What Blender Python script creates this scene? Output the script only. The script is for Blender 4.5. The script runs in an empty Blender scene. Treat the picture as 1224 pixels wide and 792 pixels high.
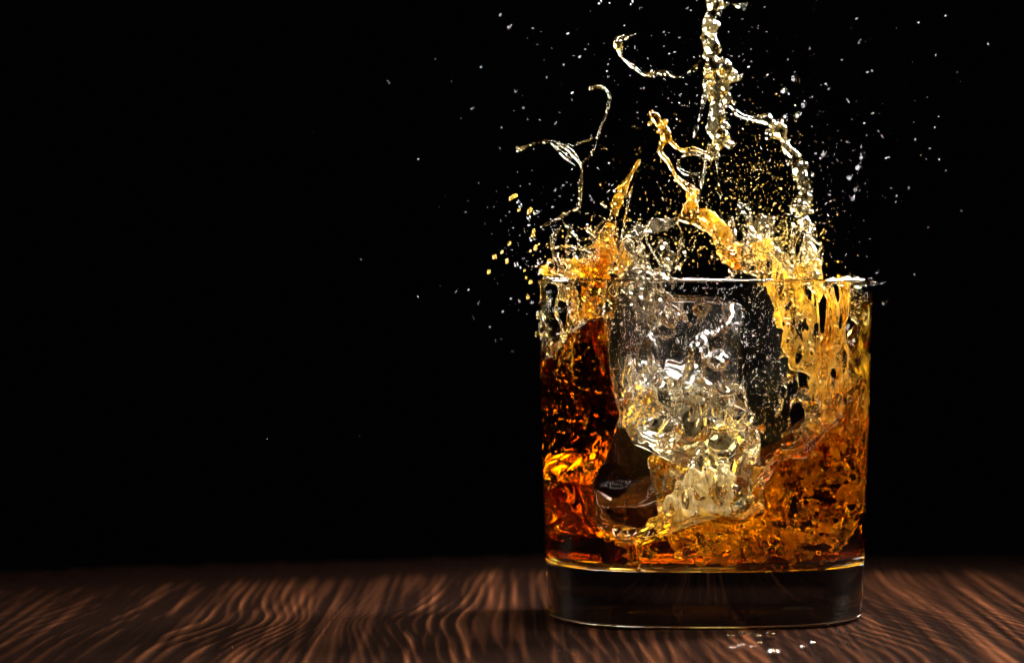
import bpy, math, random
import numpy as np

random.seed(7)
rng = np.random.default_rng(7)
S = bpy.context.scene
COL = S.collection
MM = 0.001

# ------------------------------------------------------------------ camera
CAM = np.array([-49.1, -970.0, 88.7])          # millimetres
PITCH = math.radians(0.972)
cam = bpy.data.cameras.new('camera')
cam.sensor_width = 36.0
cam.lens = 133.6
cam.clip_start = 0.01
cam.clip_end = 20.0
cam.dof.use_dof = True
cam.dof.focus_distance = 0.945
cam.dof.aperture_fstop = 13.0
cam.dof.aperture_blades = 0
cam_o = bpy.data.objects.new('camera', cam)
COL.objects.link(cam_o)
cam_o.location = CAM * MM
cam_o.rotation_euler = (math.pi / 2 - PITCH, 0, 0)
S.camera = cam_o

# ------------------------------------------------------------------ world: an unlit dark studio
wd = bpy.data.worlds.new('World')
S.world = wd
wd.use_nodes = True
wd.node_tree.nodes['Background'].inputs[0].default_value = (0.0005, 0.0005, 0.0006, 1)
wd.node_tree.nodes['Background'].inputs[1].default_value = 1.0


# ------------------------------------------------------------------ studio lamps
def area(name, loc, target, sx, sy, power, col, spread=180):
    L = bpy.data.lights.new(name, 'AREA')
    L.shape = 'RECTANGLE'
    L.size, L.size_y, L.energy, L.color = sx, sy, power, col
    L.spread = math.radians(spread)
    o = bpy.data.objects.new(name, L)
    COL.objects.link(o)
    o.location = loc
    d = np.array(target, float) - np.array(loc, float)
    from mathutils import Vector
    o.rotation_euler = Vector(d).to_track_quat('-Z', 'Y').to_euler()
    return o


area('key_lamp', (0.40, 0.16, 0.46), (-0.03, -0.08, 0.04), 0.15, 0.15, 7.0, (1.0, 0.95, 0.88), 60)
area('rim_lamp', (-0.43, 0.26, 0.245), (0, 0, 0.06), 0.18, 0.20, 0.42, (1.0, 0.97, 0.92), 40)
area('back_lamp', (0.15, 0.35, 0.32), (0, 0.0, 0.16), 0.36, 0.20, 0.40, (1.0, 0.97, 0.93), 24)
area('overhead_lamp', (0.06, -0.06, 0.50), (0.005, -0.01, 0.06), 0.28, 0.28, 1.6, (1.0, 0.97, 0.92), 24)

S.render.engine = 'CYCLES'
S.view_settings.view_transform = 'Standard'
S.view_settings.look = 'None'
S.view_settings.gamma = 1.0
S.view_settings.exposure = 0.0
S.view_settings.use_curve_mapping = False
S.cycles.max_bounces = 32
S.cycles.transmission_bounces = 28
S.cycles.glossy_bounces = 12
S.cycles.diffuse_bounces = 3
S.cycles.volume_bounces = 0
S.cycles.transparent_max_bounces = 16
S.cycles.sample_clamp_indirect = 12.0
S.cycles.blur_glossy = 0.3
S.cycles.use_denoising = True


# ------------------------------------------------------------------ helpers
FPX = 1224 * cam.lens / 36.0


def W(px, py, y=0.0):
    """the point at depth y (mm) that the photograph shows at pixel px, py"""
    u, v = (px - 612) / FPX, (396 - py) / FPX
    c, s = math.cos(PITCH), math.sin(PITCH)
    dy, dz = c + v * s, -s + v * c
    t = (y - CAM[1]) / dy
    return np.array([CAM[0] + u * t, y, CAM[2] + dz * t])


def T(px, py):
    """the point of the table top seen at a pixel"""
    a, b = W(px, py, 0.0), CAM
    return b + (a - b) * (b[2] / (b[2] - a[2]))


def new_mat(name):
    m = bpy.data.materials.new(name)
    m.use_nodes = True
    nt = m.node_tree
    nt.nodes.clear()
    out = nt.nodes.new('ShaderNodeOutputMaterial')
    return m, nt, out


def N(nt, kind, **kw):
    n = nt.nodes.new(kind)
    for k, v in kw.items():
        if k.startswith('i_'):
            n.inputs[k[2:].replace('_', ' ')].default_value = v
        else:
            setattr(n, k, v)
    return n


def noise_bump(nt, scale, strength, dist=0.001, detail=2.0):
    tc = N(nt, 'ShaderNodeTexCoord')
    no = N(nt, 'ShaderNodeTexNoise')
    no.inputs['Scale'].default_value = scale
    no.inputs['Detail'].default_value = detail
    b = N(nt, 'ShaderNodeBump')
    b.inputs['Strength'].default_value = strength
    b.inputs['Distance'].default_value = dist
    nt.links.new(tc.outputs['Object'], no.inputs['Vector'])
    nt.links.new(no.outputs['Fac'], b.inputs['Height'])
    return b, no, tc


def liquid_mat(name, density, col=(0.925, 0.70, 0.0), ior=1.36, bump=None, froth=0.0, froth_col=(0.8, 0.42, 0.05), froth_scale=300, rough=0.0, lo=0.45, hi=0.62):
    m, nt, out = new_mat(name)
    g = N(nt, 'ShaderNodeBsdfGlass')
    g.inputs['Roughness'].default_value = rough
    g.inputs['IOR'].default_value = ior
    surf = g.outputs[0]
    if bump:
        b, _, _ = noise_bump(nt, *bump)
        nt.links.new(b.outputs[0], g.inputs['Normal'])
    if froth > 0:
        tr = N(nt, 'ShaderNodeBsdfTranslucent')
        df = N(nt, 'ShaderNodeBsdfDiffuse')
        tr.inputs[0].default_value = (*froth_col, 1)
        df.inputs[0].default_value = (*froth_col, 1)
        mx = N(nt, 'ShaderNodeMixShader')
        mx.inputs[0].default_value = 0.5
        nt.links.new(tr.outputs[0], mx.inputs[1])
        nt.links.new(df.outputs[0], mx.inputs[2])
        tc = N(nt, 'ShaderNodeTexCoord')
        mp = N(nt, 'ShaderNodeMapping')
        mp.inputs['Scale'].default_value = (1, 1, 0.45)
        no = N(nt, 'ShaderNodeTexNoise')
        no.inputs['Scale'].default_value = froth_scale
        no.inputs['Detail'].default_value = 5
        no.inputs['Roughness'].default_value = 0.65
        nt.links.new(tc.outputs['Object'], mp.inputs[0])
        nt.links.new(mp.outputs[0], no.inputs['Vector'])
        mr = N(nt, 'ShaderNodeMapRange')
        mr.inputs['From Min'].default_value = lo
        mr.inputs['From Max'].default_value = hi
        mr.inputs['To Max'].default_value = froth
        nt.links.new(no.outputs['Fac'], mr.inputs['Value'])
        m2 = N(nt, 'ShaderNodeMixShader')
        nt.links.new(mr.outputs[0], m2.inputs[0])
        nt.links.new(surf, m2.inputs[1])
        nt.links.new(mx.outputs[0], m2.inputs[2])
        surf = m2.outputs[0]
    nt.links.new(surf, out.inputs['Surface'])
    if density > 0:
        va = N(nt, 'ShaderNodeVolumeAbsorption')
        va.inputs['Color'].default_value = (*col, 1)
        va.inputs['Density'].default_value = density
        nt.links.new(va.outputs[0], out.inputs['Volume'])
    return m


M_glass = liquid_mat('clear_glass', 0, ior=1.5)
M_body = liquid_mat('whiskey_shaded', 185.0, (0.95, 0.775, 0.0))  # same whiskey as the lit side, absorption raised to darken the shaded side
M_pool = liquid_mat('whiskey_lit', 125.0, (0.965, 0.785, 0.0))  # same whiskey, absorption lowered for the lit side
M_gold = liquid_mat('whiskey_gold', 700.0, (0.96, 0.79, 0.05), bump=(1000, 0.6), froth=0.38, froth_col=(0.90, 0.54, 0.07), lo=0.48, hi=0.6)
M_amber = liquid_mat('whiskey_amber', 600.0, (0.96, 0.78, 0.0), bump=(600, 0.5), froth=0.3, froth_col=(0.84, 0.46, 0.04), lo=0.5, hi=0.6)
M_pale = liquid_mat('whiskey_thin', 200.0, (0.96, 0.80, 0.1), bump=(600, 0.5), froth=0.07, froth_col=(0.95, 0.82, 0.52), lo=0.5, hi=0.62)
M_white = liquid_mat('aerated_splash', 120.0, (0.96, 0.85, 0.4), bump=(600, 0.5), froth=0.04, froth_col=(0.92, 0.80, 0.55), lo=0.48, hi=0.62)
M_bright = liquid_mat('hot_spot_froth', 120.0, (0.97, 0.85, 0.3), bump=(600, 0.5), froth=0.6, froth_col=(0.95, 0.82, 0.5), lo=0.42, hi=0.56)  # paler froth paints the hot spot where light gathers
M_swirl = liquid_mat('whiskey_swirl', 300.0, (0.96, 0.79, 0.0), ior=1.15, bump=(500, 0.4), froth=0.3, froth_col=(0.90, 0.52, 0.05), lo=0.46, hi=0.6)
M_chain = liquid_mat('amber_bead', 1600.0, (0.97, 0.80, 0.1), froth=0.3, froth_col=(0.9, 0.6, 0.12), lo=0.3, hi=0.5)
M_bead = liquid_mat('beaded_strand', 700.0, (0.96, 0.79, 0.05), bump=(600, 0.4), froth=0.06, froth_col=(0.90, 0.66, 0.3))
M_golddrop = liquid_mat('gold_droplet', 900.0, (0.95, 0.75, 0.0))
M_drop = liquid_mat('droplet_liquid', 0, ior=1.36)
M_pocket = liquid_mat('ice_air_pocket', 0, ior=0.763)
M_bubble = liquid_mat('air_bubble', 0, ior=0.74)


def ice_mat(name, veins, tint, soak=0.0):
    m, nt, out = new_mat(name)
    g = N(nt, 'ShaderNodeBsdfGlass')
    g.inputs['IOR'].default_value = 1.31
    b, _, tc = noise_bump(nt, 150, 0.18, 0.0015, 1.0)
    nt.links.new(b.outputs[0], g.inputs['Normal'])
    tr = N(nt, 'ShaderNodeBsdfTranslucent')
    tr.inputs[0].default_value = (*tint, 1)
    no = N(nt, 'ShaderNodeTexNoise')
    no.inputs['Scale'].default_value = 120
    no.inputs['Detail'].default_value = 2
    nt.links.new(tc.outputs['Object'], no.inputs['Vector'])
    mv = N(nt, 'ShaderNodeMixRGB')
    mv.inputs[0].default_value = 0.012
    nt.links.new(tc.outputs['Object'], mv.inputs[1])
    nt.links.new(no.outputs['Color'], mv.inputs[2])
    vo = N(nt, 'ShaderNodeTexVoronoi', feature='DISTANCE_TO_EDGE')
    vo.inputs['Scale'].default_value = 105
    nt.links.new(mv.outputs[0], vo.inputs['Vector'])
    mr = N(nt, 'ShaderNodeMapRange')
    mr.inputs['From Min'].default_value = 0.0
    mr.inputs['From Max'].default_value = 0.13
    mr.inputs['To Min'].default_value = veins
    mr.inputs['To Max'].default_value = 0.0
    nt.links.new(vo.outputs['Distance'], mr.inputs['Value'])
    mx = N(nt, 'ShaderNodeMixShader')
    nt.links.new(mr.outputs[0], mx.inputs[0])
    nt.links.new(g.outputs[0], mx.inputs[1])
    nt.links.new(tr.outputs[0], mx.inputs[2])
    nt.links.new(mx.outputs[0], out.inputs['Surface'])
    if soak > 0:
        va = N(nt, 'ShaderNodeVolumeAbsorption')
        va.inputs['Color'].default_value = (0.97, 0.85, 0.3, 1)
        va.inputs['Density'].default_value = soak
        nt.links.new(va.outputs[0], out.inputs['Volume'])
    return m


M_ice = ice_mat('clear_ice', 0.004, (0.86, 0.86, 0.84))
M_ice_warm = ice_mat('whiskey_soaked_ice', 0.03, (0.95, 0.86, 0.64), 18.0)


def mesh_obj(name, verts, faces, mat, parent=None, smooth=True):
    """verts in mm; faces an (n,4) or (n,3) array or a list"""
    me = bpy.data.meshes.new(name)
    verts = np.asarray(verts, np.float32) * MM
    if isinstance(faces, np.ndarray):
        n, k = faces.shape
        me.vertices.add(len(verts))
        me.vertices.foreach_set('co', verts.ravel())
        me.loops.add(n * k)
        me.loops.foreach_set('vertex_index', faces.astype(np.int32).ravel())
        me.polygons.add(n)
        me.polygons.foreach_set('loop_start', np.arange(0, n * k, k, dtype=np.int32))
        me.polygons.foreach_set('loop_total', np.full(n, k, np.int32))
        me.update(calc_edges=True)
    else:
        me.from_pydata(verts.tolist(), [], faces)
    me.polygons.foreach_set('use_smooth', np.full(len(me.polygons), smooth))
    me.materials.append(mat)
    me.validate()
    o = bpy.data.objects.new(name, me)
    COL.objects.link(o)
    if parent is not None:
        o.parent = parent
    return o


def thing(name, label, cat, group=None, kind=None, loc=None):
    o = bpy.data.objects.new(name, None)
    o.empty_display_size = 0.01
    COL.objects.link(o)
    return tag(o, label, cat, group, kind)


def tag(o, label=None, cat=None, group=None, kind=None):
    if label: o['label'] = label
    if cat: o['category'] = cat
    if group: o['group'] = group
    if kind: o['kind'] = kind
    return o


# ---------------------------------------------------- implicit surfaces (mm)
def bspline_matrix(n, h, scale, off):
    x = np.arange(n) * h / scale + off
    i = np.floor(x).astype(int)
    f = x - i
    w = [(1 - f) ** 3 / 6, (3 * f ** 3 - 6 * f ** 2 + 4) / 6, (-3 * f ** 3 + 3 * f ** 2 + 3 * f + 1) / 6, f ** 3 / 6]
    Mx = np.zeros((n, i.max() + 4), np.float32)
    for k in range(4):
        Mx[np.arange(n), i + k] += w[k]
    return Mx


def grid_noise(shape, h, scales, seed):
    r = np.random.default_rng(seed)
    if np.isscalar(scales): scales = (scales,) * len(shape)
    Ms = [bspline_matrix(n, h, s, r.random()) for n, s in zip(shape, scales)]
    R = r.standard_normal([m.shape[1] for m in Ms]).astype(np.float32)
    for ax, m in enumerate(Ms):
        R = np.moveaxis(np.tensordot(m, R, axes=(1, ax)), 0, ax)
    return R * (2.0 if len(shape) == 3 else 1.7)


class Field:
    def __init__(s, lo, hi, h):
        s.lo = np.array(lo, float)
        s.h = h
        s.n = np.ceil((np.array(hi) - s.lo) / h).astype(int) + 1
        s.ax = [(s.lo[i] + np.arange(s.n[i]) * h).astype(np.float32) for i in range(3)]
        s.D = np.full(s.n, 20.0, np.float32)

    @property
    def X(s): return s.ax[0][:, None, None]
    @property
    def Y(s): return s.ax[1][None, :, None]
    @property
    def Z(s): return s.ax[2][None, None, :]

    def noise(s, scale, seed): return grid_noise(tuple(s.n), s.h, scale, seed)

    def box(s, lo, hi):
        a = np.clip(np.floor((np.array(lo) - s.lo) / s.h).astype(int), 0, s.n)
        b = np.clip(np.ceil((np.array(hi) - s.lo) / s.h).astype(int) + 1, 0, s.n)
        return tuple(slice(i, j) for i, j in zip(a, b))

    def local(s, sl):
        return s.ax[0][sl[0]][:, None, None], s.ax[1][sl[1]][None, :, None], s.ax[2][sl[2]][None, None, :]

    def union(s, sl, d, k):
        A = s.D[sl]
        if k <= 0:
            np.minimum(A, d, out=A)
        else:
            hh = np.clip(0.5 + 0.5 * (A - d) / k, 0, 1)
            s.D[sl] = A * (1 - hh) + d * hh - k * hh * (1 - hh)

    def ball(s, p, r, k=0.6, sq=(1, 1, 1)):
        e = r * max(sq) + k + 2
        sl = s.box(np.array(p) - e, np.array(p) + e)
        x, y, z = s.local(sl)
        if x.size * y.size * z.size == 0: return
        d = (np.sqrt(((x - p[0]) / sq[0]) ** 2 + ((y - p[1]) / sq[1]) ** 2 + ((z - p[2]) / sq[2]) ** 2) - r)
        s.union(sl, d, k)

    def seg(s, a, b, ra, rb, k=0.6):
        e = max(ra, rb) + k + 2
        sl = s.box(np.minimum(a, b) - e, np.maximum(a, b) + e)
        x, y, z = s.local(sl)
        if x.size * y.size * z.size == 0: return
        ab = b - a
        L = max(float(ab @ ab), 1e-6)
        t = np.clip(((x - a[0]) * ab[0] + (y - a[1]) * ab[1] + (z - a[2]) * ab[2]) / L, 0, 1)
        d = np.sqrt((x - a[0] - t * ab[0]) ** 2 + (y - a[1] - t * ab[1]) ** 2 + (z - a[2] - t * ab[2]) ** 2) - (ra + (rb - ra) * t)
        s.union(sl, d, k)

    def mesh(s, name, mat, parent=None):
        D = s.D
        for ax in range(3):
            sl = [slice(None)] * 3
            for e in (0, -1):
                sl[ax] = e
                D[tuple(sl)] = np.maximum(D[tuple(sl)], 0.5)
        v, f = surface_nets(D)
        return mesh_obj(name, v * s.h + s.lo, f, mat, parent)


def surface_nets(D):
    s = D < 0
    c = np.zeros(tuple(n - 1 for n in D.shape), np.uint8)
    corners = [(i, j, k) for i in (0, 1) for j in (0, 1) for k in (0, 1)]
    for (i, j, k) in corners:
        c += s[i:D.shape[0] - 1 + i, j:D.shape[1] - 1 + j, k:D.shape[2] - 1 + k]
    act = (c > 0) & (c < 8)
    idx = np.argwhere(act)
    vid = np.full(c.shape, -1, np.int32)
    vid[act] = np.arange(len(idx))
    pos = np.zeros((len(idx), 3))
    cnt = np.zeros(len(idx))
    val = {cc: D[idx[:, 0] + cc[0], idx[:, 1] + cc[1], idx[:, 2] + cc[2]] for cc in corners}
    for a in corners:
        for ax in range(3):
            if a[ax]: continue
            b = list(a); b[ax] = 1; b = tuple(b)
            da, db = val[a], val[b]
            m = (da < 0) != (db < 0)
            t = da / np.where(m, da - db, 1)
            pos += m[:, None] * np.array(a, float)
            pos[:, ax] += np.where(m, t, 0)
            cnt += m
    v = idx + pos / cnt[:, None]
    faces = []
    for ax in range(3):
        u, w = (ax + 1) % 3, (ax + 2) % 3
        sa = [slice(1, None)] * 3; sb = [slice(1, None)] * 3
        sa[ax] = slice(0, -1); sb[ax] = slice(1, None)
        A, B = s[tuple(sa)], s[tuple(sb)]
        e = np.argwhere(A != B)
        if not len(e): continue
        inside = A[tuple(e.T)]
        p = e.copy(); p[:, u] += 1; p[:, w] += 1
        ok = (p[:, u] < D.shape[u] - 1) & (p[:, w] < D.shape[w] - 1)
        p, inside = p[ok], inside[ok]

        def q(du, dw):
            r = p.copy(); r[:, u] += du; r[:, w] += dw
            return vid[r[:, 0], r[:, 1], r[:, 2]]
        f = np.stack([q(-1, -1), q(0, -1), q(0, 0), q(-1, 0)], 1)
        f[~inside] = f[~inside][:, ::-1]
        faces.append(f)
    return v, np.concatenate(faces)


def catmull(P, step):
    P = np.asarray(P, float)
    Q = np.vstack([2 * P[0] - P[1], P, 2 * P[-1] - P[-2]])
    out = []
    for i in range(1, len(Q) - 2):
        a, b, c, d = Q[i - 1], Q[i], Q[i + 1], Q[i + 2]
        n = max(2, int(np.linalg.norm((c - b)[:3]) / step))
        for t in np.arange(n) / n:
            out.append(0.5 * (2 * b + (c - a) * t + (2 * a - 5 * b + 4 * c - d) * t * t + (3 * b - a - 3 * c + d) * t ** 3))
    out.append(P[-1])
    return np.array(out)


PX = 0.2135


def strand(name, specs, mat, parent, h=0.30, wob=0.5, bead=0.5, beads=0, rough=0.25, seed=0, k=0.5, extra=None, lace=1.2):
    """liquid strands: each spec a list of (px, py, radius in px, depth y in mm)"""
    r = np.random.default_rng(seed + 100)
    segs, balls = [], []
    for sp in specs:
        P = []
        for q in sp:
            w = W(q[0], q[1], q[3])
            P.append([*w, q[2] * PX * (1.25 if q[2] > 4.5 else 0.62)])
        C = catmull(P, 0.7)
        n = len(C)
        for strand_i in range(3):
            ph = np.cumsum(r.normal(0, 1, (n, 3)), 0)
            ph = ph - np.linspace(0, 1, n)[:, None] * ph[-1]
            ph = ph / (np.abs(ph).max() + 1e-6)
            Q = C.copy()
            spread = 0.0 if strand_i == 0 else 0.75
            Q[:, :3] += ph * np.maximum(C[:, 3:4] * spread, 0.12) * wob * 2
            mod = 1 + bead * np.sin(np.cumsum(r.uniform(0.2, 1.3, n))) + r.normal(0, 0.15, n)
            Q[:, 3] = np.maximum(C[:, 3] * mod * (0.55 if strand_i == 0 else 0.34), 0.15)
            if strand_i and C[:, 3].mean() < 0.5: continue
            segs += [(Q[i, :3], Q[i + 1, :3], Q[i, 3], Q[i + 1, 3]) for i in range(n - 1)]
        for _ in range(int(n * lace)):
            i = r.integers(n)
            rr = max(C[i, 3], 0.5)
            balls.append((C[i, :3] + r.normal(0, 1, 3) * rr * 0.62, float(np.clip(rr * r.uniform(0.16, 0.5), 0.2, 1.0))))
    if extra: balls += extra
    pts = np.array([s[0] for s in segs] + [s[1] for s in segs] + [b[0] for b in balls])
    rad = max([max(s[2], s[3]) for s in segs] + [b[1] for b in balls])
    F = Field(pts.min(0) - rad - 2, pts.max(0) + rad + 2, h)
    for a, b, ra, rb in segs: F.seg(a, b, ra, rb, k)
    for p, rr in balls: F.ball(p, rr, 0.2)
    if rough > 0:
        F.D += rough * 0.45 * F.noise(1.4, seed)
    return F.mesh(name, mat, parent)


def poly_sdf(px, pz, poly):
    d = np.full(px.shape, 1e9)
    ins = np.zeros(px.shape, bool)
    n = len(poly)
    for i in range(n):
        a, b = poly[i], poly[(i + 1) % n]
        ex, ez = b[0] - a[0], b[1] - a[1]
        wx, wz = px - a[0], pz - a[1]
        t = np.clip((wx * ex + wz * ez) / (ex * ex + ez * ez), 0, 1)
        d = np.minimum(d, (wx - ex * t) ** 2 + (wz - ez * t) ** 2)
        c = ((a[1] <= pz) & (b[1] > pz)) | ((b[1] <= pz) & (a[1] > pz))
        xi = a[0] + (pz - a[1]) / np.where(ez == 0, 1e-9, ez) * ex
        ins ^= c & (px < xi)
    d = np.sqrt(d)
    return np.where(ins, -d, d).astype(np.float32)


def sheet(name, poly_px, depth, thick, mat, parent, h=0.33, rag=2.0, streak=(1.1, 1.1, 3.2), rough=0.7, holes=0.0, seed=0, wave=2.0, rs=(1.6, 3.2)):
    """a ragged curtain of liquid: outline in photo pixels, depth(x, z) its middle surface in mm"""
    y0 = float(depth(np.array([0.0]), np.array([40.0]))[0]) if callable(depth) else depth
    P = np.array([[*W(a, b, y0)] for a, b in poly_px])
    poly = P[:, [0, 2]]
    lo2, hi2 = poly.min(0) - 4, poly.max(0) + 4
    xs = np.arange(lo2[0], hi2[0], h)
    zs = np.arange(lo2[1], hi2[1], h)
    XX, ZZ = np.meshgrid(xs, zs, indexing='ij')
    f = depth(XX, ZZ) if callable(depth) else np.full(XX.shape, depth)
    f = f + wave * grid_noise(XX.shape, h, 9.0, seed + 5)
    F = Field((lo2[0], f.min() - 4, lo2[1]), (hi2[0], f.max() + 4, hi2[1]), h)
    XX, ZZ = np.meshgrid(F.ax[0], F.ax[2], indexing='ij')
    fi = depth(XX, ZZ) if callable(depth) else np.full(XX.shape, depth)
    fi = fi + wave * grid_noise(XX.shape, h, 9.0, seed + 5)
    m = poly_sdf(XX, ZZ, poly)
    m = m + rag * (0.7 * grid_noise(XX.shape, h, (2.5, 4.0), seed + 6) + 0.4 * grid_noise(XX.shape, h, 1.2, seed + 7))
    th = thick * (1 + 0.45 * grid_noise(XX.shape, h, (2.2, 6.0), seed + 8))
    ridge = np.minimum(np.abs(grid_noise(XX.shape, h, rs, seed + 9)), np.abs(grid_noise(XX.shape, h, (rs[0] * 1.5, rs[1] * 1.25), seed + 10)))
    th = th * np.clip(1.25 - 1.1 * ridge, 0.25, 1.3)
    if holes > 0:
        m = np.maximum(m, (ridge - (1.0 - holes)) * 1.5)
    d = np.abs(F.Y - fi[:, None, :]) - th[:, None, :]
    d = d + rough * (0.6 * F.noise(streak, seed) + 0.5 * F.noise(0.75, seed + 1))
    F.D = np.maximum(d, m[:, None, :]).astype(np.float32)
    return F.mesh(name, mat, parent)


# icosphere for droplets and bubbles
def ico(sub):
    t = (1 + 5 ** 0.5) / 2
    v = [(-1, t, 0), (1, t, 0), (-1, -t, 0), (1, -t, 0), (0, -1, t), (0, 1, t), (0, -1, -t), (0, 1, -t), (t, 0, -1), (t, 0, 1), (-t, 0, -1), (-t, 0, 1)]
    v = [np.array(a) / np.linalg.norm(a) for a in v]
    f = [(0, 11, 5), (0, 5, 1), (0, 1, 7), (0, 7, 10), (0, 10, 11), (1, 5, 9), (5, 11, 4), (11, 10, 2), (10, 7, 6), (7, 1, 8), (3, 9, 4), (3, 4, 2), (3, 2, 6), (3, 6, 8), (3, 8, 9), (4, 9, 5), (2, 4, 11), (6, 2, 10), (8, 6, 7), (9, 8, 1)]
    for _ in range(sub):
        cache, nf = {}, []
        def mid(a, b):
            key = (min(a, b), max(a, b))
            if key not in cache:
                m = v[a] + v[b]
                v.append(m / np.linalg.norm(m)); cache[key] = len(v) - 1
            return cache[key]
        for a, b, c in f:
            x, y, z = mid(a, b), mid(b, c), mid(c, a)
            nf += [(a, x, z), (b, y, x), (c, z, y), (x, y, z)]
        f = nf
    return np.array(v), np.array(f)


ICO1, ICO2, ICO3 = ico(1), ico(2), ico(3)


def cloud(name, pts, rad, mat, parent=None, stretch=0.25, seed=0):
    r = np.random.default_rng(seed)
    pts = np.asarray(pts); rad = np.asarray(rad)
    v, f = ICO1
    n = len(pts)
    sc = rad[:, None] * (1 + stretch * r.normal(0, 1, (n, 3))).clip(0.5, 1.8)
    V = v[None] * sc[:, None, :] + pts[:, None, :]
    Fc = f[None] + (np.arange(n) * len(v))[:, None, None]
    return mesh_obj(name, V.reshape(-1, 3), Fc.reshape(-1, 3), mat, parent)


# ================================================================== STRUCTURE
# ------------------------------------------------------------------ wooden table top
def wood_mat():
    m, nt, out = new_mat('weathered_wood')
    at = N(nt, 'ShaderNodeAttribute', attribute_name='grain')
    tc = N(nt, 'ShaderNodeTexCoord')
    mp = N(nt, 'ShaderNodeMapping')
    mp.inputs['Scale'].default_value = (1, 0.03, 1)
    n1 = N(nt, 'ShaderNodeTexNoise'); n1.inputs['Scale'].default_value = 900; n1.inputs['Detail'].default_value = 4
    n2 = N(nt, 'ShaderNodeTexNoise'); n2.inputs['Scale'].default_value = 22; n2.inputs['Detail'].default_value = 3
    nt.links.new(tc.outputs['Object'], mp.inputs[0])
    nt.links.new(mp.outputs[0], n1.inputs['Vector'])
    mp2 = N(nt, 'ShaderNodeMapping')
    mp2.inputs['Scale'].default_value = (1, 0.12, 1)
    nt.links.new(tc.outputs['Object'], mp2.inputs[0])
    nt.links.new(mp2.outputs[0], n2.inputs['Vector'])
    cr = N(nt, 'ShaderNodeValToRGB')
    e = cr.color_ramp.elements
    e[0].position, e[0].color = 0.1, (0.0015, 0.0005, 0.0003, 1)  # darkest tone: grain gaps and the painted far falloff
    e[1].position, e[1].color = 0.95, (0.031, 0.0102, 0.0040, 1)
    md = e.new(0.5); md.color = (0.0085, 0.0028, 0.0012, 1)
    ad = N(nt, 'ShaderNodeMath', operation='MULTIPLY_ADD')
    nt.links.new(n1.outputs['Fac'], ad.inputs[0]); ad.inputs[1].default_value = 0.35
    nt.links.new(at.outputs['Fac'], ad.inputs[2])
    a2 = N(nt, 'ShaderNodeMath', operation='MULTIPLY_ADD')
    nt.links.new(n2.outputs['Fac'], a2.inputs[0]); a2.inputs[1].default_value = 1.1
    nt.links.new(ad.outputs[0], a2.inputs[2])
    a3 = N(nt, 'ShaderNodeMath', operation='SUBTRACT'); a3.inputs[1].default_value = 0.70
    nt.links.new(a2.outputs[0], a3.inputs[0])
    nt.links.new(a3.outputs[0], cr.inputs[0])
    p = N(nt, 'ShaderNodeBsdfPrincipled')
    p.inputs['Roughness'].default_value = 0.9
    p.inputs['Specular IOR Level'].default_value = 0.0
    gl = N(nt, 'ShaderNodeBsdfGlossy')
    gl.inputs['Color'].default_value = (1.0, 0.85, 0.7, 1)
    gl.inputs['Roughness'].default_value = 0.36
    mx = N(nt, 'ShaderNodeMixShader')
    mx.inputs[0].default_value = 0.004
    nt.links.new(cr.outputs[0], p.inputs['Base Color'])
    b = N(nt, 'ShaderNodeBump'); b.inputs['Strength'].default_value = 0.5; b.inputs['Distance'].default_value = 0.0006
    nt.links.new(n1.outputs['Fac'], b.inputs['Height'])
    nt.links.new(b.outputs[0], p.inputs['Normal'])
    nt.links.new(b.outputs[0], gl.inputs['Normal'])
    nt.links.new(p.outputs[0], mx.inputs[1])
    nt.links.new(gl.outputs[0], mx.inputs[2])
    nt.links.new(mx.outputs[0], out.inputs['Surface'])
    return m


EDGE = [(-150, 676), (0, 674), (200, 668), (420, 662), (640, 656), (900, 655), (1224, 655), (1400, 655)]


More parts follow.
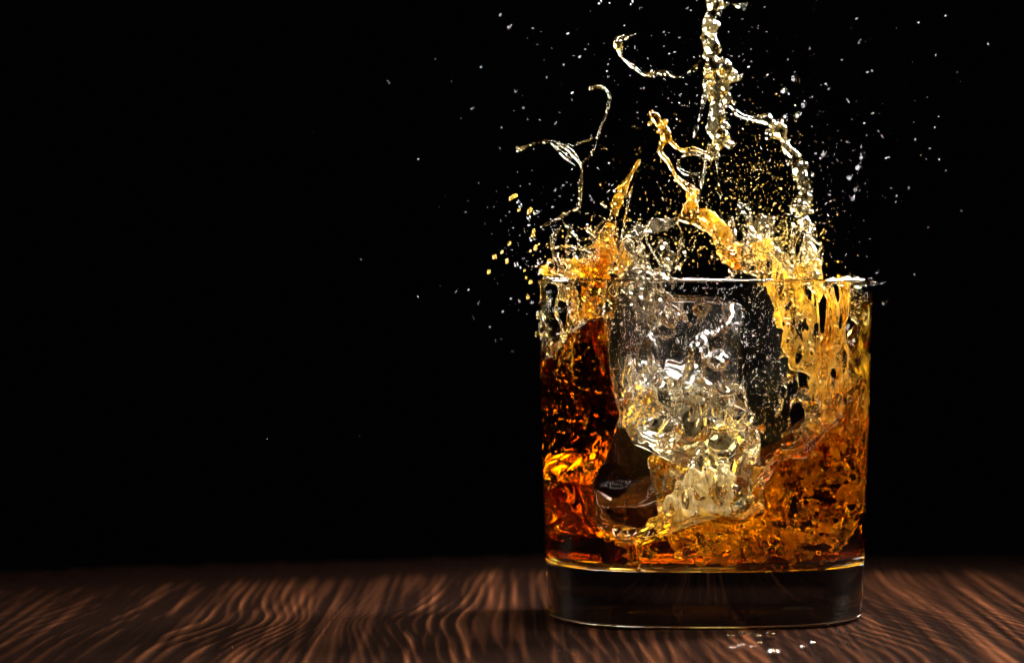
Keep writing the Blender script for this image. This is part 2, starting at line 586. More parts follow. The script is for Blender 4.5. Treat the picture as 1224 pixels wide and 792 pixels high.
def build_table():
    x0, x1, y0, y1 = -270, 200, -210, 260
    nx, ny = 1100, 330
    xs = np.linspace(x0, x1, nx)
    ys = np.linspace(y0, y1, ny)
    X, Y = np.meshgrid(xs, ys, indexing='ij')
    hx, hy = xs[1] - xs[0], ys[1] - ys[0]

    def n2(sx, sy, seed):
        r = np.random.default_rng(seed)
        A = bspline_matrix(nx, hx, sx, r.random()); B = bspline_matrix(ny, hy, sy, r.random())
        return 1.7 * A @ r.standard_normal((A.shape[1], B.shape[1])).astype(np.float32) @ B.T
    warp = 6.0 * n2(60, 110, 1) + 2.0 * n2(30, 90, 2) + 0.5 * n2(9, 35, 3)
    # a knot eddy left of the tumbler bends the grain round it
    kx, ky = -95.0, 0.0
    dx, dy = (X - kx) / 26.0, (Y - ky) / 60.0
    r2 = dx * dx + dy * dy
    warp += 22 * dx / (0.5 + r2) * np.exp(-r2 / 6) + 0.10 * (X + 40) * np.sin(Y / 120.0)
    ph = (X + warp) / 3.1 * 2 * np.pi + 1.6 * n2(14, 150, 4)
    g = 0.5 + 0.5 * np.sin(ph + 0.6 * np.sin(ph))
    g = g ** 1.3 * (0.75 + 0.25 * n2(10, 120, 5)).clip(0.2, 1.2)
    ring = np.floor(ph / (2 * np.pi) + 0.25).astype(int)
    rv = np.random.default_rng(15).random(4096)[ring % 4096]
    g = g * (0.45 + 0.75 * rv)
    fine = n2(1.0, 70, 6)
    rel = (0.7 + 0.3 * n2(45, 260, 12)).clip(0.3, 1.1)
    hgt = 0.26 * rel * g + 0.10 * fine + 0.06 * n2(2.2, 5, 11) + 0.7 * n2(50, 70, 7)
    hgt -= hgt.max()
    # live far edge rounds off; the light's falloff is painted dark before it
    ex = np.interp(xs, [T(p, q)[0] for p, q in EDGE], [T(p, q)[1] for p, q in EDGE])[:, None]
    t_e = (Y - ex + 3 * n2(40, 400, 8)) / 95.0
    painted_falloff = np.clip(t_e + 1.0, 0, 1)
    painted_falloff = painted_falloff * painted_falloff * (3 - 2 * painted_falloff)
    hgt -= 40 * np.clip(t_e + 0.08, 0, 3) ** 2
    hgt += painted_falloff * 0.3 * n2(5, 12, 10)
    # the wood is worn flat where the tumbler stands
    rr = np.sqrt(X ** 2 + Y ** 2)
    flat = np.clip((47 - rr) / 7, 0, 1)
    hgt = hgt * (1 - flat) - 0.12 * flat
    V = np.stack([X, Y, hgt], -1).reshape(-1, 3)
    i = np.arange(nx - 1)[:, None] * ny + np.arange(ny - 1)[None]
    F = np.stack([i, i + ny, i + ny + 1, i + 1], -1).reshape(-1, 4)
    # sides and underside so that the board has thickness
    loop = np.concatenate([np.arange(nx) * ny, (nx - 1) * ny + np.arange(1, ny), np.arange(nx - 2, -1, -1) * ny + ny - 1, np.arange(ny - 2, 0, -1)])
    zb = V[:, 2].min() - 25.0
    b0 = len(V)
    low = V[loop].copy(); low[:, 2] = zb
    V = np.vstack([V, low])
    m = len(loop)
    k = np.arange(m); k1 = (k + 1) % m
    F = np.vstack([F, np.stack([loop[k1], loop[k], b0 + k, b0 + k1], 1), [[b0, b0 + nx + ny - 2 + nx - 1, b0 + nx + ny - 2, b0 + nx - 1]]])
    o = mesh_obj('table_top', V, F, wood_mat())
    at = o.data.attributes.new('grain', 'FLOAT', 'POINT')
    at.data.foreach_set('value', np.concatenate([((g * 0.55 + 0.2 * fine + 0.12 * n2(30, 250, 13)) * (1 - painted_falloff) - 0.9 * painted_falloff).ravel(), [0.2] * m]).astype(np.float32))  # grain tone darkened towards the far edge like fading light
    tag(o, 'dark brown weathered wooden table top with raised wavy grain', 'table', kind='structure')
    return o


build_table()

# ================================================================== TUMBLER
HG = 85.7
FLOOR = 13.8
EXP = 2.5


def r_out(z): return 40.0 + 2.6 * np.clip(z / HG, 0, 1) ** 0.9
def wall_t(z): return 2.3 - 1.3 * np.clip(z / HG, 0, 1)
def r_in(z): return r_out(z) - wall_t(z)


def ring_lathe(profile, nseg=160):
    """profile of (r, z), closed on the axis or as a loop; superelliptic rings"""
    a = np.linspace(0, 2 * np.pi, nseg, endpoint=False)
    c, s = np.cos(a), np.sin(a)
    q = (np.abs(c) ** EXP + np.abs(s) ** EXP) ** (-1 / EXP)
    ux, uy = c * q, s * q
    return ux, uy


def build_tumbler():
    t = thing('tumbler', 'clear heavy-based whiskey tumbler on the wooden table with a splash bursting out', 'glass')
    ux, uy = ring_lathe(None)
    n = len(ux)
    prof = [(0.0, 1.6), (20, 1.55), (33, 1.4), (36, 0.6), (37.6, 0.0), (38.8, 0.12), (39.5, 0.5), (39.9, 1.2), (40.0, 2.2)]
    for z in np.linspace(4, HG - 0.7, 40): prof.append((float(r_out(z)), float(z)))
    ro, ri = float(r_out(HG)), float(r_in(HG))
    for a in np.linspace(0.15, np.pi - 0.15, 9):
        prof.append(((ro + ri) / 2 + (ro - ri) / 2 * math.cos(a), HG - 0.7 + 0.7 * math.sin(a)))
    fil = 2.6
    for z in np.linspace(HG - 0.8, FLOOR + fil, 40): prof.append((float(r_in(z)), float(z)))
    rf = float(r_in(FLOOR + fil))
    for a in np.linspace(0.12, np.pi / 2, 12):
        prof.append((rf - fil + fil * math.cos(a), FLOOR + fil - fil * math.sin(a)))
    prof += [(20, FLOOR + 0.05), (10, FLOOR + 0.1), (0, FLOOR + 0.1)]
    i_low = next(i for i, q in enumerate(prof) if q[1] > 11)                       # outer wall starts here
    i_rim0 = next(i for i, q in enumerate(prof) if q[1] > HG - 0.72)
    i_rim1 = max(i for i, q in enumerate(prof) if q[1] > HG - 0.72) + 1
    i_fil = next(i for i, q in enumerate(prof) if i > i_rim1 and q[1] < FLOOR + fil + 0.01)

    def piece(name, spans):
        V, F = [], []
        for lo, hi in spans:
            rows = []
            for r, z in prof[lo:hi + 1]:
                if r == 0:
                    rows.append([len(V)]); V.append((0, 0, z))
                else:
                    b = len(V)
                    rows.append(list(range(b, b + n)))
                    V += [(r * ux[i], r * uy[i], z) for i in range(n)]
            for A, B in zip(rows[:-1], rows[1:]):
                for i in range(n):
                    j = (i + 1) % n
                    if len(A) == 1: F.append((A[0], B[j], B[i]))
                    elif len(B) == 1: F.append((A[i], A[j], B[0]))
                    else: F.append((A[i], A[j], B[j], B[i]))
        return mesh_obj(name, V, F, M_glass, t)
    piece('base', [(0, i_low), (i_fil, len(prof) - 1)])
    piece('wall', [(i_low, i_rim0), (i_rim1, i_fil)])
    piece('rim', [(i_rim0, i_rim1)])
    return t


build_tumbler()


# ================================================================== WHISKEY
whiskey = thing('whiskey', 'amber whiskey erupting in a splash from inside the tumbler', 'whiskey')


def inner_sdf(F, z_floor=FLOOR, over=0.15):
    """distance to the hollow of the tumbler, a hair into the glass"""
    rho = (np.abs(F.X) ** EXP + np.abs(F.Y) ** EXP) ** (1 / EXP)
    z = F.Z
    fil = 2.6
    ri = r_in(z) + over
    side = rho - ri
    bot = (z_floor - over) - z
    # rounded inner corner
    qx = np.maximum(side + fil, 0); qz = np.maximum(bot + fil, 0)
    return np.minimum(np.maximum(side + fil, bot + fil), 0) + np.sqrt(qx ** 2 + qz ** 2) - fil


def build_body():
    h = 0.55
    F = Field((-43, -43, 10), (43, 43, 87), h)
    ins = np.maximum(inner_sdf(F), F.Z - (81.5 + 1.5 * F.noise((6, 6, 30), 17)))
    XX, ZZ = np.meshgrid(F.ax[0], F.ax[2], indexing='ij')
    # outline of the cavity that the ice has punched, in photo pixels
    cav = [(651, 250), (653, 425), (672, 420), (700, 380), (722, 372), (727, 440), (736, 490), (722, 540), (704, 575), (712, 612), (735, 636), (765, 640),
           (800, 622), (840, 612), (880, 615), (905, 600), (905, 570), (925, 545), (955, 535), (975, 515), (1000, 495), (1014, 450), (1022, 390), (1026, 330), (1026, 250)]
    poly = np.array([W(a, b, -10)[[0, 2]] for a, b in cav])
    m = poly_sdf(XX, ZZ, poly)[:, None, :]
    # the cavity opens to the front wall and closes towards the rear
    yb = 18.0 + 3.0 * grid_noise(XX.shape, h, 9.0, 31)[:, None, :]
    back = np.maximum(m, F.Y - yb)
    rear_top = (29 + 3.5 * F.noise((7, 7, 30), 5)) - F.Z          # behind, the liquid is shallow
    cavity = np.minimum(back, np.maximum(m, rear_top))
    calm = np.clip((F.X + 26) / 14, 0, 1)
    cavity = cavity + 0.8 * F.noise(5.0, 11) + (0.24 + 0.26 * calm) * F.noise(2.6, 12)
    full = np.maximum(ins, -cavity)
    # still and churned halves of one whiskey; left shade put into denser absorption
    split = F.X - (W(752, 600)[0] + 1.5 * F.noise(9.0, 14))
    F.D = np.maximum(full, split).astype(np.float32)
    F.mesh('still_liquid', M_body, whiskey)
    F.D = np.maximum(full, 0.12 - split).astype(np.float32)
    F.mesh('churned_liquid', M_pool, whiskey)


build_body()


def wall_depth(off, sign=-1):
    """middle surface of a curtain that runs off mm inside the wall, front (sign -1) or rear"""
    def f(x, z):
        r = r_in(z) - off
        return sign * np.maximum((np.maximum(r ** EXP - np.minimum(np.abs(x), r * 0.985) ** EXP, 0)) ** (1 / EXP), 3.0)
    return f


# right-hand golden curtain, front and rear layers
sheet('curtain', [(898, 296), (915, 280), (928, 292), (945, 308), (975, 330), (985, 360), (990, 420), (992, 480), (985, 560), (972, 545), (968, 470), (945, 440), (930, 400), (925, 360), (905, 320), (880, 300)],
      lambda x, z: -20 + 0.0 * x, 0.8, M_gold, whiskey, rag=2.0, holes=0.3, seed=21, h=0.26, rs=(1.0, 4.5), rough=0.5)
sheet('curtain', [(960, 335), (1030, 335), (1034, 420), (1032, 500), (1015, 540), (995, 520), (985, 480), (970, 420)],
      wall_depth(4), 0.8, M_gold, whiskey, rag=2.0, holes=0.5, seed=22, h=0.28, rs=(1.0, 5.0), rough=0.5)
sheet('curtain', [(930, 430), (990, 400), (1020, 470), (1015, 540), (985, 560), (940, 545), (920, 520)],
      lambda x, z: 2 + 0.0 * x, 1.0, M_bead, whiskey, rag=2.0, holes=0.6, seed=23, wave=4)
# left-hand curtain rising into the crown
sheet('curtain', [(690, 345), (700, 300), (715, 285), (735, 262), (750, 300), (745, 345), (730, 375), (722, 405), (712, 425), (700, 410), (690, 390)],
      lambda x, z: -14 + 0.0 * x, 0.9, M_amber, whiskey, rag=2.0, holes=0.6, seed=24)
sheet('curtain', [(650, 335), (700, 330), (700, 400), (690, 440), (655, 440), (648, 390)],
      wall_depth(3), 0.6, M_bead, whiskey, rag=1.8, holes=0.7, seed=25)
# white aerated crown over the ice
sheet('crown', [(738, 345), (735, 312), (750, 290), (775, 296), (800, 292), (806, 320), (815, 345), (800, 372), (770, 392), (752, 380)],
      lambda x, z: -16 + 0.0 * x, 1.2, M_white, whiskey, rag=2.0, holes=0.5, seed=26, rough=0.7)
sheet('crown', [(868, 262), (885, 245), (905, 252), (915, 240), (925, 275), (915, 320), (880, 325), (865, 295)],
      lambda x, z: -12 + 0.0 * x, 0.9, M_white, whiskey, rag=2.4, holes=0.65, seed=27, rough=0.7)

# golden swirl low on the bright side
sheet('swirl', [(900, 565), (925, 538), (960, 535), (1000, 555), (1015, 600), (1000, 645), (950, 650), (915, 635), (895, 605)],
      lambda x, z: -14 + 0.15 * (x - 20), 0.7, M_swirl, whiskey, rag=1.8, holes=0.0, seed=30, wave=4, rs=(2.2, 2.2), rough=0.25)

sheet('swirl', [(725, 645), (765, 625), (800, 615), (860, 614), (920, 625), (975, 640), (995, 655), (960, 668), (880, 672), (800, 671), (745, 664)],
      lambda x, z: -26 + 0.012 * x * x, 0.8, M_swirl, whiskey, rag=1.6, holes=0.4, seed=44, wave=2, rs=(3.5, 1.6))

# torn collar of clear liquid between the ice
sheet('collar', [(742, 470), (765, 452), (800, 462), (835, 470), (870, 468), (900, 490), (915, 520), (905, 548), (880, 530), (850, 505), (810, 490), (775, 500), (750, 510)],
      lambda x, z: -24 + 0.02 * x * x, 1.1, M_white, whiskey, rag=1.8, holes=0.45, seed=28, rough=0.7)
sheet('collar', [(800, 620), (795, 590), (815, 560), (850, 555), (880, 570), (890, 610), (860, 628)],
      lambda x, z: -22 + 0.02 * x * x, 1.1, M_bright, whiskey, rag=2.2, holes=0.4, seed=29, rough=0.7)  # this lower collar is paler, a light spot put into its colour

# strands in the air (px, py, radius px, depth mm)
strand('jet', [[(853, -8, 8, 2), (853, 8, 9, 2), (848, 37, 8, 2), (852, 71, 9, 2), (856, 90, 9, 1), (857, 108, 7, 0), (858, 138, 7, -1), (858, 158, 9, -2), (864, 170, 8, -3), (848, 184, 6, -4)],
               [(866, 78, 9, 0), (867, 92, 10, 0), (860, 112, 5, 0)],
               [(847, 96, 6, 3), (841, 121, 4, 3), (835, 145, 2.5, 3), (829, 165, 2, 2)],
               [(853, 16, 5, 2), (862, 9, 3, 2), (872, 4, 4, 2), (882, 8, 2.4, 2), (891, 5, 4, 3)]],
       M_pale, whiskey, rough=0.5, seed=31, lace=1.0)
strand('strand', [[(847, 54, 3, 3), (831, 79, 2, 5), (810, 92, 2, 7), (793, 87, 3, 8), (772, 90, 3, 9), (756, 79, 4, 10), (743, 67, 4, 10), (739, 48, 5, 10), (748, 43, 3, 10), (758, 42, 2, 10)]],
       M_bead, whiskey, seed=32, h=0.22, lace=2.0, wob=1.4)
strand('strand', [[(706, 106, 3.5, -5), (718, 104, 3.5, -5), (728, 112, 2.5, -5), (727, 129, 1.2, -5), (718, 154, 1.2, -5), (712, 171, 1.5, -6), (704, 187, 1.5, -6), (694, 196, 2, -6)],
                  [(679, 175, 1.2, -6), (694, 170, 1.2, -6), (709, 166, 2, -6)]], M_bead, whiskey, seed=33, h=0.2, rough=0.12, lace=1.0, wob=1.2)
strand('strand', [[(618, 181, 2, -8), (635, 172, 3.5, -8), (656, 169, 3, -8), (679, 177, 3.5, -7), (691, 192, 3.5, -6), (695, 204, 2.5, -6), (693, 225, 2, -6), (692, 246, 3, -6), (681, 253, 3, -7), (664, 262, 2.2, -8), (647, 271, 2, -8)],
                  [(660, 172, 1.5, -8), (672, 184, 1.5, -7), (688, 198, 2, -6)]],
       M_bead, whiskey, seed=34, h=0.2, lace=2.0, wob=1.4)
strand('arch', [[(866, 115, 6, 0), (881, 135, 4, 2), (897, 142, 4, 4), (918, 145, 7, 6), (929, 154, 8, 7), (937, 171, 7, 7), (947, 187, 6, 7), (957, 208, 8, 7), (962, 233, 7, 6), (960, 258, 9, 4), (968, 279, 7, 2), (966, 300, 9, -1), (976, 322, 8, -4), (972, 345, 7, -6)],
                [(950, 240, 4, 5), (949, 255, 6, 4), (949, 275, 3, 3), (948, 300, 2, 0)]],
       M_pale, whiskey, beads=34, rough=0.55, seed=35)
strand('tongue', [[(779, 134, 3, -4), (786, 146, 6, -4), (795, 160, 7, -4), (790, 173, 4, -5), (790, 184, 4, -6), (799, 196, 4.5, -7), (810, 214, 4, -8), (825, 229, 5, -9), (827, 250, 6, -10), (844, 258, 6, -11), (860, 271, 7, -12), (868, 292, 9, -13), (880, 318, 9, -15)],
                  [(795, 158, 5, -4), (803, 172, 4, -4), (815, 180, 3, -4), (828, 178, 3.5, -4), (846, 184, 4, -4)],
                  [(814, 262, 3, -9), (839, 271, 3.5, -11), (856, 287, 4, -13), (866, 310, 5, -14)],
                  [(813, 262, 4, -9), (822, 248, 5, -10), (826, 238, 4, -9)]],
       M_gold, whiskey, beads=14, rough=0.4, seed=36)
strand('ring', [[(827 + 17 * math.cos(a), 196 + 12 * math.sin(a), 2.6, -5 + 2 * math.sin(a)) for a in np.linspace(0, 2 * math.pi, 15)],
                [(846, 184, 4, -4), (842, 200, 3, -6), (838, 225, 3, -8), (832, 245, 3, -9)]],
       M_pale, whiskey, beads=6, seed=37, h=0.25)
strand('tongue', [[(764, 192, 1.2, -9), (752, 212, 4, -10), (741, 231, 6, -11), (732, 258, 5, -12), (727, 283, 8, -13), (724, 308, 10, -14), (716, 335, 10, -15), (705, 375, 5, -17), (690, 408, 3, -20), (672, 436, 3, -22)]],
       M_amber, whiskey, beads=8, rough=0.3, seed=38)
for q_i, q_path in enumerate([[(857, 183, 2, -4), (858, 208, 2.2, -5), (862, 238, 1.6, -5)], [(755, 225, 1.4, -9), (748, 255, 1.2, -10), (743, 285, 1.6, -11)], [(716, 240, 1.4, -10), (728, 250, 1.6, -11)]]):
    strand('strand', [q_path], M_amber, whiskey, seed=39 + 200 * q_i, h=0.2, rough=0.08, lace=0.5)
strand('strand', [[(735, 300, 6, -10), (747, 284, 4, -8), (768, 274, 5, -6), (793, 269, 5, -6), (814, 263, 4, -8)],
                  [(795, 320, 3, -12), (800, 300, 3, -12), (792, 293, 2.5, -12), (785, 300, 2.5, -12)]],
       M_white, whiskey, beads=22, rough=0.5, seed=40)
strand('crown', [[(650, 325, 3, -14), (660, 300, 3, -14), (678, 294, 3.5, -14), (700, 297, 4, -14), (712, 285, 4, -14), (700, 272, 2, -14)],
                 [(655, 312, 4, -14), (672, 310, 4, -14), (690, 318, 5, -14), (705, 310, 6, -14)],
                 [(647, 322, 5, -12), (665, 326, 4, -16), (690, 330, 6, -18)],
                 [(690, 325, 6, -15), (710, 318, 7, -15), (722, 300, 6, -14)]],
       M_gold, whiskey, beads=46, rough=0.55, seed=41)
strand('crown', [[(930, 335, 10, -15), (935, 315, 9, -13), (925, 300, 6, -12)], [(955, 332, 8, -12), (960, 315, 6, -10), (975, 318, 6, -10)],
                 [(985, 342, 6, -14), (1005, 336, 5, -14), (1018, 338, 6, -12), (1035, 340, 4, -8), (1048, 338, 2, -6)], [(1012, 345, 5, -12), (1022, 370, 5, -14), (1026, 400, 4, -14)]],
       M_pale, whiskey, beads=40, rough=0.5, seed=42)


# thin torn filaments that stand up from the crown, rooted along its foot
def filaments(name, x0, x1, y0, count, depth, mat, seed, lean=0.0):
    r = np.random.default_rng(seed)
    specs = [[(x, y0 + r.normal(0, 2), 2.2, depth + r.normal(0, 1.0)) for x in np.linspace(x0, x1, 7)]]
    for _ in range(count):
        x, L, d = r.uniform(x0, x1), r.uniform(18, 62), depth + r.normal(0, 1.2)
        c, ln = r.normal(0, 10), lean + r.normal(0, 0.3)
        specs.append([(x, y0, 2.4, depth), (x + ln * L * 0.3 + c * 0.4, y0 - L * 0.35, 2.0, d), (x + ln * L * 0.65 + c * 0.8, y0 - L * 0.7, 1.3, d), (x + ln * L + c * 0.3, y0 - L, 1.6, d)])
    strand(name, specs, mat, whiskey, h=0.21, lace=0.35, rough=0.06, seed=seed, wob=1.0, bead=0.35)


filaments('filaments', 872, 975, 326, 26, -13, M_bead, 201, 0.1)
filaments('filaments', 660, 748, 326, 22, -15, M_bead, 202, 0.1)
filaments('filaments', 742, 815, 322, 9, -13, M_bead, 203, 0.0)


# ================================================================== ICE
def ice_cube(name, label, centre, size, rot, dents, seed, amp=0.6, pockets=(), mat=None):
    from mathutils import Euler
    R = np.array(Euler(rot).to_matrix())
    e = np.array(size) / 2
    ext = np.linalg.norm(e) + 2
    F = Field((-ext,) * 3, (ext,) * 3, 0.5)
    P = np.stack(np.broadcast_arrays(F.X, F.Y, F.Z), -1) @ R      # world offset -> cube axes
    q = np.abs(P) - e + 1.4
    d = np.sqrt((np.maximum(q, 0) ** 2).sum(-1)) + np.minimum(q.max(-1), 0) - 1.4
    for (dx, dy, dz, r, sx, sz) in dents:
        b = np.sqrt(((F.X - dx) / sx) ** 2 + (F.Y - dy) ** 2 + ((F.Z - dz) / sz) ** 2) - r
        k = 0.7
        hh = np.clip(0.5 - 0.5 * (b + d) / k, 0, 1)
        d = d * (1 - hh) + (-b) * hh + k * hh * (1 - hh)
    d = d + amp * (0.9 * F.noise(6.0, seed) + 0.42 * F.noise(2.6, seed + 1))
    F.D = d.astype(np.float32)
    o = F.mesh(name, mat or M_ice)
    o.location = np.array(centre) * MM
    tag(o, label, 'ice cube', 'ice cubes inside the tumbler')
    v, f = ICO3
    for (px, py, y, rx, rz, tilt) in pockets:
        c = W(px, py, y) - np.array(centre)
        a, b = rx * PX, rz * PX
        P = v * np.array([a, min(a, b) * 0.9, b]) * (1 + 0.10 * np.sin(v @ np.array([2.1, 1.3, 2.7]) * 2 + px))[:, None]
        ct, st = math.cos(tilt), math.sin(tilt)
        P = np.stack([P[:, 0] * ct + P[:, 2] * st, P[:, 1], -P[:, 0] * st + P[:, 2] * ct], 1) + c
        mesh_obj('air_pocket', P, f, M_pocket, o)
    return o


ice_cube('ice_cube', 'clear upright ice cube with rounded hollows, the topmost in the tumbler', W(812, 412, -9), (27, 24, 23), (0.05, 0.04, 0.15),
         [(-4, -13, 6, 4.2, 1, 1), (5, -13.5, -1, 4.6, 1, 2.0), (-8, -13, -4, 3.8, 0.9, 1.8), (11, -12, 3, 3.4, 1, 1.4), (10, -13, -8, 3, 1, 1)], 51, 0.45,
         [(832, 432, -13, 17, 34, 0.12), (803, 378, -13, 17, 18, 0), (781, 415, -14, 9, 27, -0.15), (866, 383, -12, 11, 17, 0.2), (858, 432, -14, 12, 12, 0), (764, 445, -13, 11, 14, 0.4), (800, 455, -14, 16, 8, 0.2), (835, 368, -8, 10, 9, 0), (846, 395, -6, 8, 8, 0)])
ice_cube('ice_cube', 'tilted cream white ice cube just below the topmost one', W(818, 500, -7), (27, 24, 20), (0.25, 0.42, 0.3),
         [(-6, -12, -2, 4, 1.4, 0.8), (5, -13, -4, 4.5, 0.8, 1.5)], 53, 0.5,
         [(800, 515, -13, 12, 22, 0.5), (852, 505, -14, 14, 10, 0.3), (770, 500, -12, 9, 14, 0.2), (828, 480, -13, 18, 8, 0.3), (880, 520, -8, 9, 12, 0)], M_ice_warm)
ice_cube('ice_cube', 'sunken ice cube standing on its corner near the tumbler floor', W(848, 580, -5), (22, 20, 24), (0.3, -0.5, 0.7),
         [(-3, -11, 2, 4, 0.8, 1.6)], 55, 0.5,
         [(848, 578, -12, 8, 24, -0.2), (872, 590, -11, 9, 14, 0.2), (828, 600, -12, 8, 18, 0.1)], M_ice_warm)


# ================================================================== SPRAY
def inside_r(n, seed):
    return np.random.default_rng(seed)


# fine bubbles in the liquid
def bubbles():
    r = np.random.default_rng(61)
    P, R = [], []
    def region(n, cx, cy, sx, sy, y0, y1, rmin, rmax):
        for _ in range(n):
            px, py = r.normal(cx, sx), r.normal(cy, sy)
            w = W(px, py, r.uniform(y0, y1))
            rho = (abs(w[0]) ** EXP + abs(w[1]) ** EXP) ** (1 / EXP)
            if rho < r_in(w[2]) - 1.2 and w[2] > FLOOR + 1.2:
                P.append(w); R.append(r.uniform(rmin, rmax) ** 1.0)
    region(260, 695, 440, 18, 60, -28, -5, 0.1, 0.4)
    region(170, 668, 558, 16, 14, -34, -12, 0.15, 0.45)
    region(170, 1005, 520, 16, 50, -25, 0, 0.15, 0.7)
    region(130, 945, 595, 38, 26, -28, -2, 0.15, 0.6)
    region(40, 830, 640, 60, 12, -28, 0, 0.3, 1.2)
    o = cloud('bubbles', P, R, M_bubble, whiskey, 0.15, 62)
    tag(o, kind='stuff')


bubbles()


def spray():
    r = np.random.default_rng(71)
    P, R = [], []
    def region(n, cx, cy, sx, sy, y0, y1, rmin, rmax, corr=0.0):
        for _ in range(n):
            a, b = r.normal(), r.normal()
            px, py = cx + sx * a, cy + sy * (b + corr * a)
            P.append(W(px, py, r.uniform(y0, y1))); R.append(rmin + (rmax - rmin) * r.random() ** 2.5)
    region(200, 985, 255, 35, 60, -30, 30, 0.05, 0.13)
    region(220, 840, 90, 70, 60, -30, 30, 0.05, 0.18)
    region(250, 650, 290, 40, 50, -30, 30, 0.05, 0.2)
    region(150, 1010, 160, 70, 90, -40, 40, 0.04, 0.12)
    region(120, 690, 120, 90, 80, -60, 60, 0.04, 0.14)
    o = cloud('spray_mist', P, R, M_drop, None, 0.25, 72)
    tag(o, 'fine mist of tiny droplets drifting around the splash', 'spray', kind='stuff')
    P, R = [], []
    region(650, 905, 230, 30, 50, -15, 15, 0.05, 0.15)
    region(400, 815, 235, 48, 42, -15, 15, 0.05, 0.15)
    region(300, 800, 290, 60, 18, -20, 5, 0.07, 0.24)
    region(600, 930, 295, 30, 25, -20, 0, 0.07, 0.26)
    region(300, 720, 300, 30, 18, -22, -5, 0.07, 0.26)
    o = cloud('golden_mist', P, R, M_chain, whiskey, 0.3, 74)
    tag(o, kind='stuff')
    # inside, on the rear wall of the tumbler
    P, R = [], []
    for _ in range(1500):
        px, py = r.uniform(725, 960), r.uniform(340, 490)
        y = r.uniform(8, 30)
        P.append(W(px, py, y)); R.append(0.1 + 0.3 * r.random() ** 3)
    o = cloud('spatter', P, R, M_drop, whiskey, 0.25, 73)
    tag(o, kind='stuff')


spray()


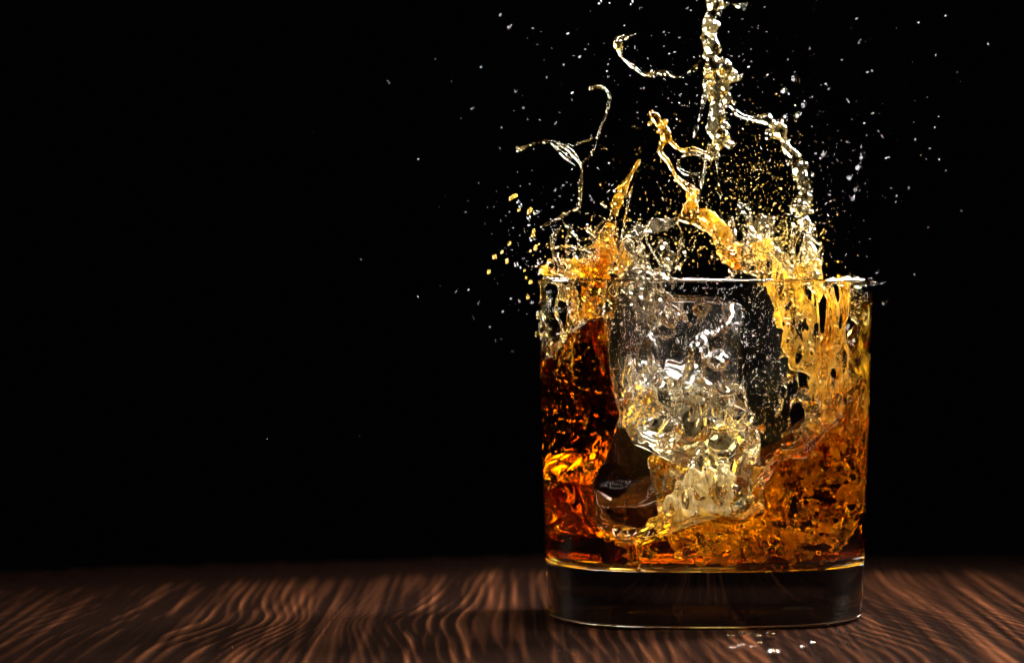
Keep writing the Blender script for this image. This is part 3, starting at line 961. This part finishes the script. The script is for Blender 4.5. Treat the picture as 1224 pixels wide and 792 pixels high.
# ------------------------------------------------------------------ single droplets in the air
def droplets():
    r = np.random.default_rng(81)
    me = None
    v, f = ICO3
    first = mesh_obj('droplet', v, f, M_drop)
    me = first.data
    count = [0]
    gold_me = first.data.copy()
    gold_me.materials[0] = M_chain
    def put(px, py, rad, y, label, group, gold=False):
        if count[0] == 0: o = first
        else:
            o = first.copy(); COL.objects.link(o)
        o.data = gold_me if gold else me
        count[0] += 1
        o.location = W(px, py, y) * MM
        s = rad * PX * 0.55
        st = r.uniform(0.9, 1.7)
        o.scale = (s / st ** 0.5, s / st ** 0.5, s * st)
        o.rotation_euler = (r.normal(0, 0.4), r.normal(0.35, 0.35), 0)
        tag(o, label, 'droplet', group)
    A = 'golden droplet in the beaded chain falling outside the tumbler beside its dark whiskey'
    for px, py, rr in [(612, 236, 4), (616, 234, 3.5), (619, 241, 3), (622, 246, 3), (620, 251, 2.5), (632, 260, 3), (633, 252, 4), (640, 254, 3.5), (632, 267, 3), (638, 276, 3), (637, 281, 3.5), (636, 285, 4), (640, 296, 3.5), (634, 300, 2),
                       (609, 291, 2.5), (591, 307, 3.5), (606, 312, 3), (617, 316, 3.5), (600, 301, 2.5), (645, 312, 5), (627, 323, 2), (629, 332, 2), (634, 337, 3.2), (631, 355, 3), (636, 361, 2.5), (621, 359, 2.2), (611, 356, 2), (584, 325, 3), (601, 372, 2)]:
        put(px, py, rr * 1.25, r.uniform(-12, 6), A, 'beaded chain of droplets', r.random() < 0.6)
    B = 'tiny pale droplet in the dark air on the far side of the splash arch'
    for px, py, rr in [(1024, 22, 2), (1029, 47, 2), (1007, 71, 2.2), (1131, 18, 2.5), (1098, 27, 1.8), (1119, 65, 2), (1181, 52, 1.6), (1037, 86, 2.2), (1027, 51, 2), (1013, 169, 2.2), (1050, 157, 1.8), (1043, 135, 1.8), (1033, 147, 1.8), (1118, 152, 1.8), (1122, 139, 1.5), (1123, 190, 1.8), (1112, 177, 1.8), (1101, 185, 1.6), (1131, 204, 1.5),
                       (993, 240, 1.8), (998, 238, 1.6), (987, 244, 1.6), (981, 188, 2.2), (975, 183, 1.8), (1110, 271, 2), (1071, 241, 1.6), (1149, 252, 1.4), (1086, 225, 1.5), (1059, 189, 1.6), (1094, 167, 1.6), (968, 58, 1.6), (942, 70, 1.8), (991, 106, 1.8)]:
        put(px, py, rr, r.uniform(-25, 25), B, 'stray droplets beyond the arch')
    for _ in range(45):
        put(r.normal(1010, 45), r.normal(230, 70), r.uniform(1.0, 1.8), r.uniform(-30, 30), B, 'stray droplets beyond the arch')
    C = 'large blurred droplet hanging far behind the splash arch'
    for px, py, rr in [(1031, 185, 4), (1026, 199, 4.5), (1016, 211, 4.5), (1024, 225, 3.5), (1020, 236, 3.5), (985, 183, 4), (950, 93, 4), (954, 137, 4), (961, 124, 3.5), (937, 108, 4)]:
        put(px, py, rr * 1.3, r.uniform(55, 85), C, 'blurred far droplets')
    D = 'small silvery droplet in the empty dark air near the small loop of liquid'
    for px, py, rr in [(598, 18, 2.6), (609, 32, 3), (637, 33, 1.8), (679, 40, 2.6), (717, 3, 3), (729, 3, 2.2), (755, 4, 3), (693, 68, 2.2), (674, 77, 2), (654, 92, 1.8), (617, 109, 2.2), (684, 111, 2.6), (575, 80, 2.2), (565, 129, 2.4), (626, 129, 1.6), (600, 152, 1.8), (664, 147, 2), (700, 59, 1.5), (747, 30, 2.2), (727, 91, 1.8)]:
        put(px, py, rr, r.uniform(-20, 20), D, 'silvery droplets by the small loop')
    E = 'minute faint droplet far out over the bare end of the table'
    for px, py, rr in [(465, 100, 1.6), (463, 97, 1.2), (374, 157, 1.2), (500, 190, 1.8), (500, 354, 1.4), (319, 524, 1.3), (361, 113, 1), (432, 310, 1), (526, 341, 1.2), (545, 349, 1.4), (24, 519, 1), (49, 573, 1), (430, 520, 1), (560, 346, 1.6), (572, 362, 1.8), (586, 390, 1.8), (600, 405, 1.4), (566, 380, 1.4)]:
        put(px, py, rr, r.uniform(-20, 20), E, 'faint far-flung droplets')
    G = 'bright droplet close around the upright jet of liquid'
    for _ in range(45):
        put(r.normal(845, 60), r.normal(75, 45), r.uniform(0.9, 2.1), r.uniform(-15, 15), G, 'droplets around the jet')
    H = 'droplet hovering just above the rim by the frothy crown'
    for _ in range(40):
        put(r.uniform(660, 800), r.normal(250, 35), r.uniform(0.8, 2.0), r.uniform(-20, 10), H, 'droplets above the rim')
    J = 'droplet flung off the rim beside the brightest golden curtain'
    for px, py, rr in [(1049, 325, 2.6), (1054, 338, 3), (1056, 362, 2.4), (1040, 333, 3), (1060, 360, 1.5), (1015, 328, 3.5), (1020, 331, 3), (1008, 337, 3)]:
        put(px, py, rr, r.uniform(-12, 0), J, 'droplets at the rim edge')


droplets()


# ------------------------------------------------------------------ drops added on the table for the sparkle of reflected light
def table_drops():
    v, f = ICO3
    first = None
    def drop(px, py, r, mat, label, group):
        nonlocal first
        w = T(px, py)
        if first is None:
            P = v * np.array([1.0, 1.0, 0.55])
            P[:, 2] = np.maximum(P[:, 2], -0.25)
            o = first = mesh_obj('sparkle_drop', P, f, M_drop)
        else:
            o = first.copy(); COL.objects.link(o)
        if mat is not M_drop:
            o.data = o.data.copy(); o.data.materials[0] = mat
        o.location = (w[0] * MM, w[1] * MM, -0.0003)
        o.scale = (r, r * 1.2, r)
        tag(o, label, 'drop', group)
    A = 'clear drop added on the wood before the tumbler for a reflected sparkle'
    for px, py, r in [(874, 757, 0.9), (887, 755, 0.9), (898, 755, 0.7), (906, 757, 0.9), (923, 756, 1.5), (876, 772, 0.8), (886, 769, 0.9), (900, 771, 0.6), (908, 766, 0.6), (925, 777, 1.4), (960, 771, 0.7), (972, 766, 0.7)]:
        drop(px, py, r, M_drop, A, 'sparkle drops before the tumbler')


table_drops()
